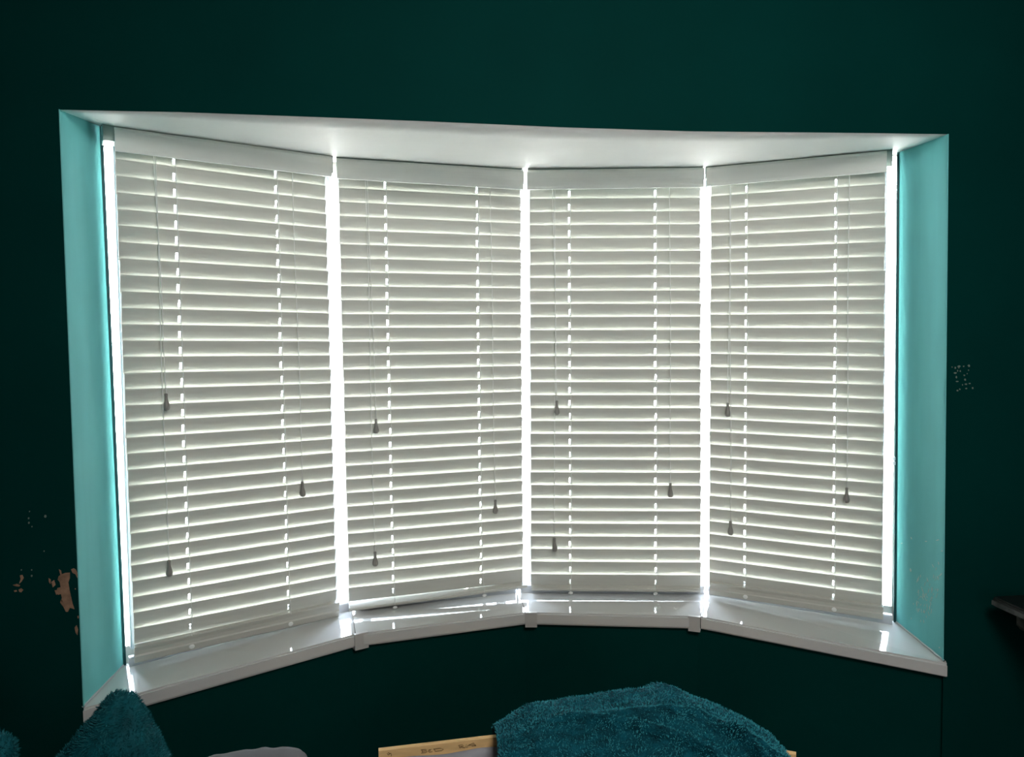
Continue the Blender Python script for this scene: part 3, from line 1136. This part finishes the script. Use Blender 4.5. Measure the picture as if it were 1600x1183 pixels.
# grey cushion, only its top edge shows
gl, gr = on_y(300, 1182, -0.47), on_y(486, 1182, -0.47)
gt_ = on_y(425, 1170, -0.47)
gw = (gr.x - gl.x) / 2 + 0.02
pillow('cushion', Vector(((gl.x + gr.x) / 2 - 0.01, -0.47, gt_.z - 0.206)), Vector((1, 0, 0.05)), Vector((-0.04, 0.1, 1)), Vector((0, -1, 0.1)), (gw, 0.2), 0.06, 'velvet', None,
       'grey velvet cushion showing only its top edge between plush cushion and timber rail', None, seed=12, pinch=0.05)

# ------------------------------------------------------------------ fleece blanket over the sofa back
outl = [(775, 1153), (781, 1149), (800, 1140), (830, 1125), (850, 1119), (885, 1113), (925, 1108), (960, 1101), (1000, 1096), (1040, 1090.5), (1070, 1091.5), (1083, 1098), (1095, 1106), (1122, 1114), (1150, 1127), (1180, 1143), (1205, 1157), (1220, 1165), (1228, 1178)]


def out_y(px):
    for (x0, y0), (x1, y1) in zip(outl, outl[1:]):
        if x0 <= px <= x1:
            return y0 + (y1 - y0) * (px - x0) / (x1 - x0)
    return outl[-1][1]


NU, NVV = 170, 70
vs, fs = [], []
rowlen = NVV + 1
for i_ in range(NU + 1):
    px = 775 + (1229 - 775) * i_ / NU
    s = i_ / NU
    # the crest runs over the rail, slightly towards the room on the right
    yc = -0.42 - 0.10 * max(0, s - 0.55) / 0.45
    crest = on_y(px, out_y(px), yc)
    for j in range(NVV + 1):
        t = j / NVV
        if t < 0.22:                                   # back fall
            q = 1 - t / 0.22
            y = yc + 0.10 * (1 - (1 - q) ** 2) ** 0.5 if q < 1 else yc + 0.10
            z = crest.z - 0.16 * q ** 2.2
        else:                                          # over the front towards the camera
            q = (t - 0.22) / 0.78
            y = yc - 0.34 * q ** 0.85
            z = crest.z - 0.015 * q - 0.30 * q ** 1.9
        x = crest.x
        p = Vector((x, y, z))
        fade = min(1, abs(t - 0.22) / 0.08)
        rid = 0.0
        for (sl_, of_, am, wd_) in ((0.55, -0.02, 0.030, 0.018), (-0.45, 0.25, 0.026, 0.016), (0.9, -0.33, 0.026, 0.018), (0.15, -0.12, 0.024, 0.014)):
            u_ = (t - 0.22) - (sl_ * (s - 0.5) + 0.18 + of_)
            rid += am * math.exp(-(u_ / wd_) ** 2)
        big = 0.016 * noise.noise(Vector((s * 5, t * 4, 2.0))) + 0.006 * noise.noise(Vector((s * 16, t * 11, 5.0))) + 0.0022 * noise.noise(Vector((s * 70, t * 50, 1.0)))
        nn = Vector((0, -0.5, 0.85)) if t > 0.22 else Vector((0, 0.2, 0.3))
        p += nn * ((big + rid) * fade)
        p.x += 0.004 * noise.noise(Vector((s * 9, t * 20, 9.0)))
        vs.append(p)
for i_ in range(NU):
    for j in range(NVV):
        a_ = i_ * rowlen + j
        fs.append((a_, a_ + 1, a_ + rowlen + 1, a_ + rowlen))
bk = pydata('blanket', vs, fs, 'blanket', None, True)
tag(bk, 'teal fleece blanket heaped over the timber sofa rail', 'blanket')
mo = bk.modifiers.new('thick', 'SOLIDIFY')
mo.thickness = 0.006
mo.offset = -1
fur(bk, 45000, 0.0045, 'blanket_pile', 21)

# ------------------------------------------------------------------ mantel shelf on the right wall
far = on_y(1550, 931.5, -0.06)
zt_m = far.z
ms = empty('mantel_shelf', (XR, -0.6, zt_m - 0.15))
tag(ms, 'black mantel shelf with grey edges on the right wall', 'shelf')
x0 = far.x
bm = bmesh.new()
hexa(bm, (x0, -1.30, zt_m - 0.026), (XR - x0, 0, 0), (0, 1.24, 0), (0, 0, 0.026))
bmesh.ops.bevel(bm, geom=list(bm.edges), offset=0.004, segments=2, affect='EDGES')
from_bm('shelf_board', bm, 'mantel', ms)
bm = bmesh.new()
hexa(bm, (x0 - 0.002, -1.28, zt_m - 0.022), (0.004, 0, 0), (0, 1.219, 0), (0, 0, 0.012))  # lighter grey strip along the front edge of the shelf
from_bm('grey_edge', bm, 'mantel_edge', ms)
bm = bmesh.new()
hexa(bm, (x0 + 0.05, -1.26, zt_m - 0.05), (XR - x0 - 0.05, 0, 0), (0, 1.16, 0), (0, 0, 0.024))
from_bm('moulding', bm, 'mantel', ms)
for yy in (-0.13, -1.22):
    bm = bmesh.new()
    prof = [(0.035, -0.028), (0.035, -0.062), (0.045, -0.074), (0.07, -0.080), (0.12, -0.10), (XR - x0, -0.20), (XR - x0, -0.028)]
    prism(bm, [Vector((x0 + a_, yy, zt_m + b_)) for a_, b_ in prof], (0, 0.03, 0))
    bmesh.ops.bevel(bm, geom=list(bm.edges), offset=0.002, segments=1, affect='EDGES')
    from_bm('corbel', bm, 'mantel', ms)
    bm = bmesh.new()
    prism(bm, [Vector((x0 + a_, yy + 0.004, zt_m + b_)) for a_, b_ in ((0.0335, -0.030), (0.0335, -0.062), (0.0445, -0.0745), (0.046, -0.0725), (0.0365, -0.061), (0.0365, -0.030))], (0, 0.022, 0))
    from_bm('corbel_edge', bm, 'mantel_edge', ms)
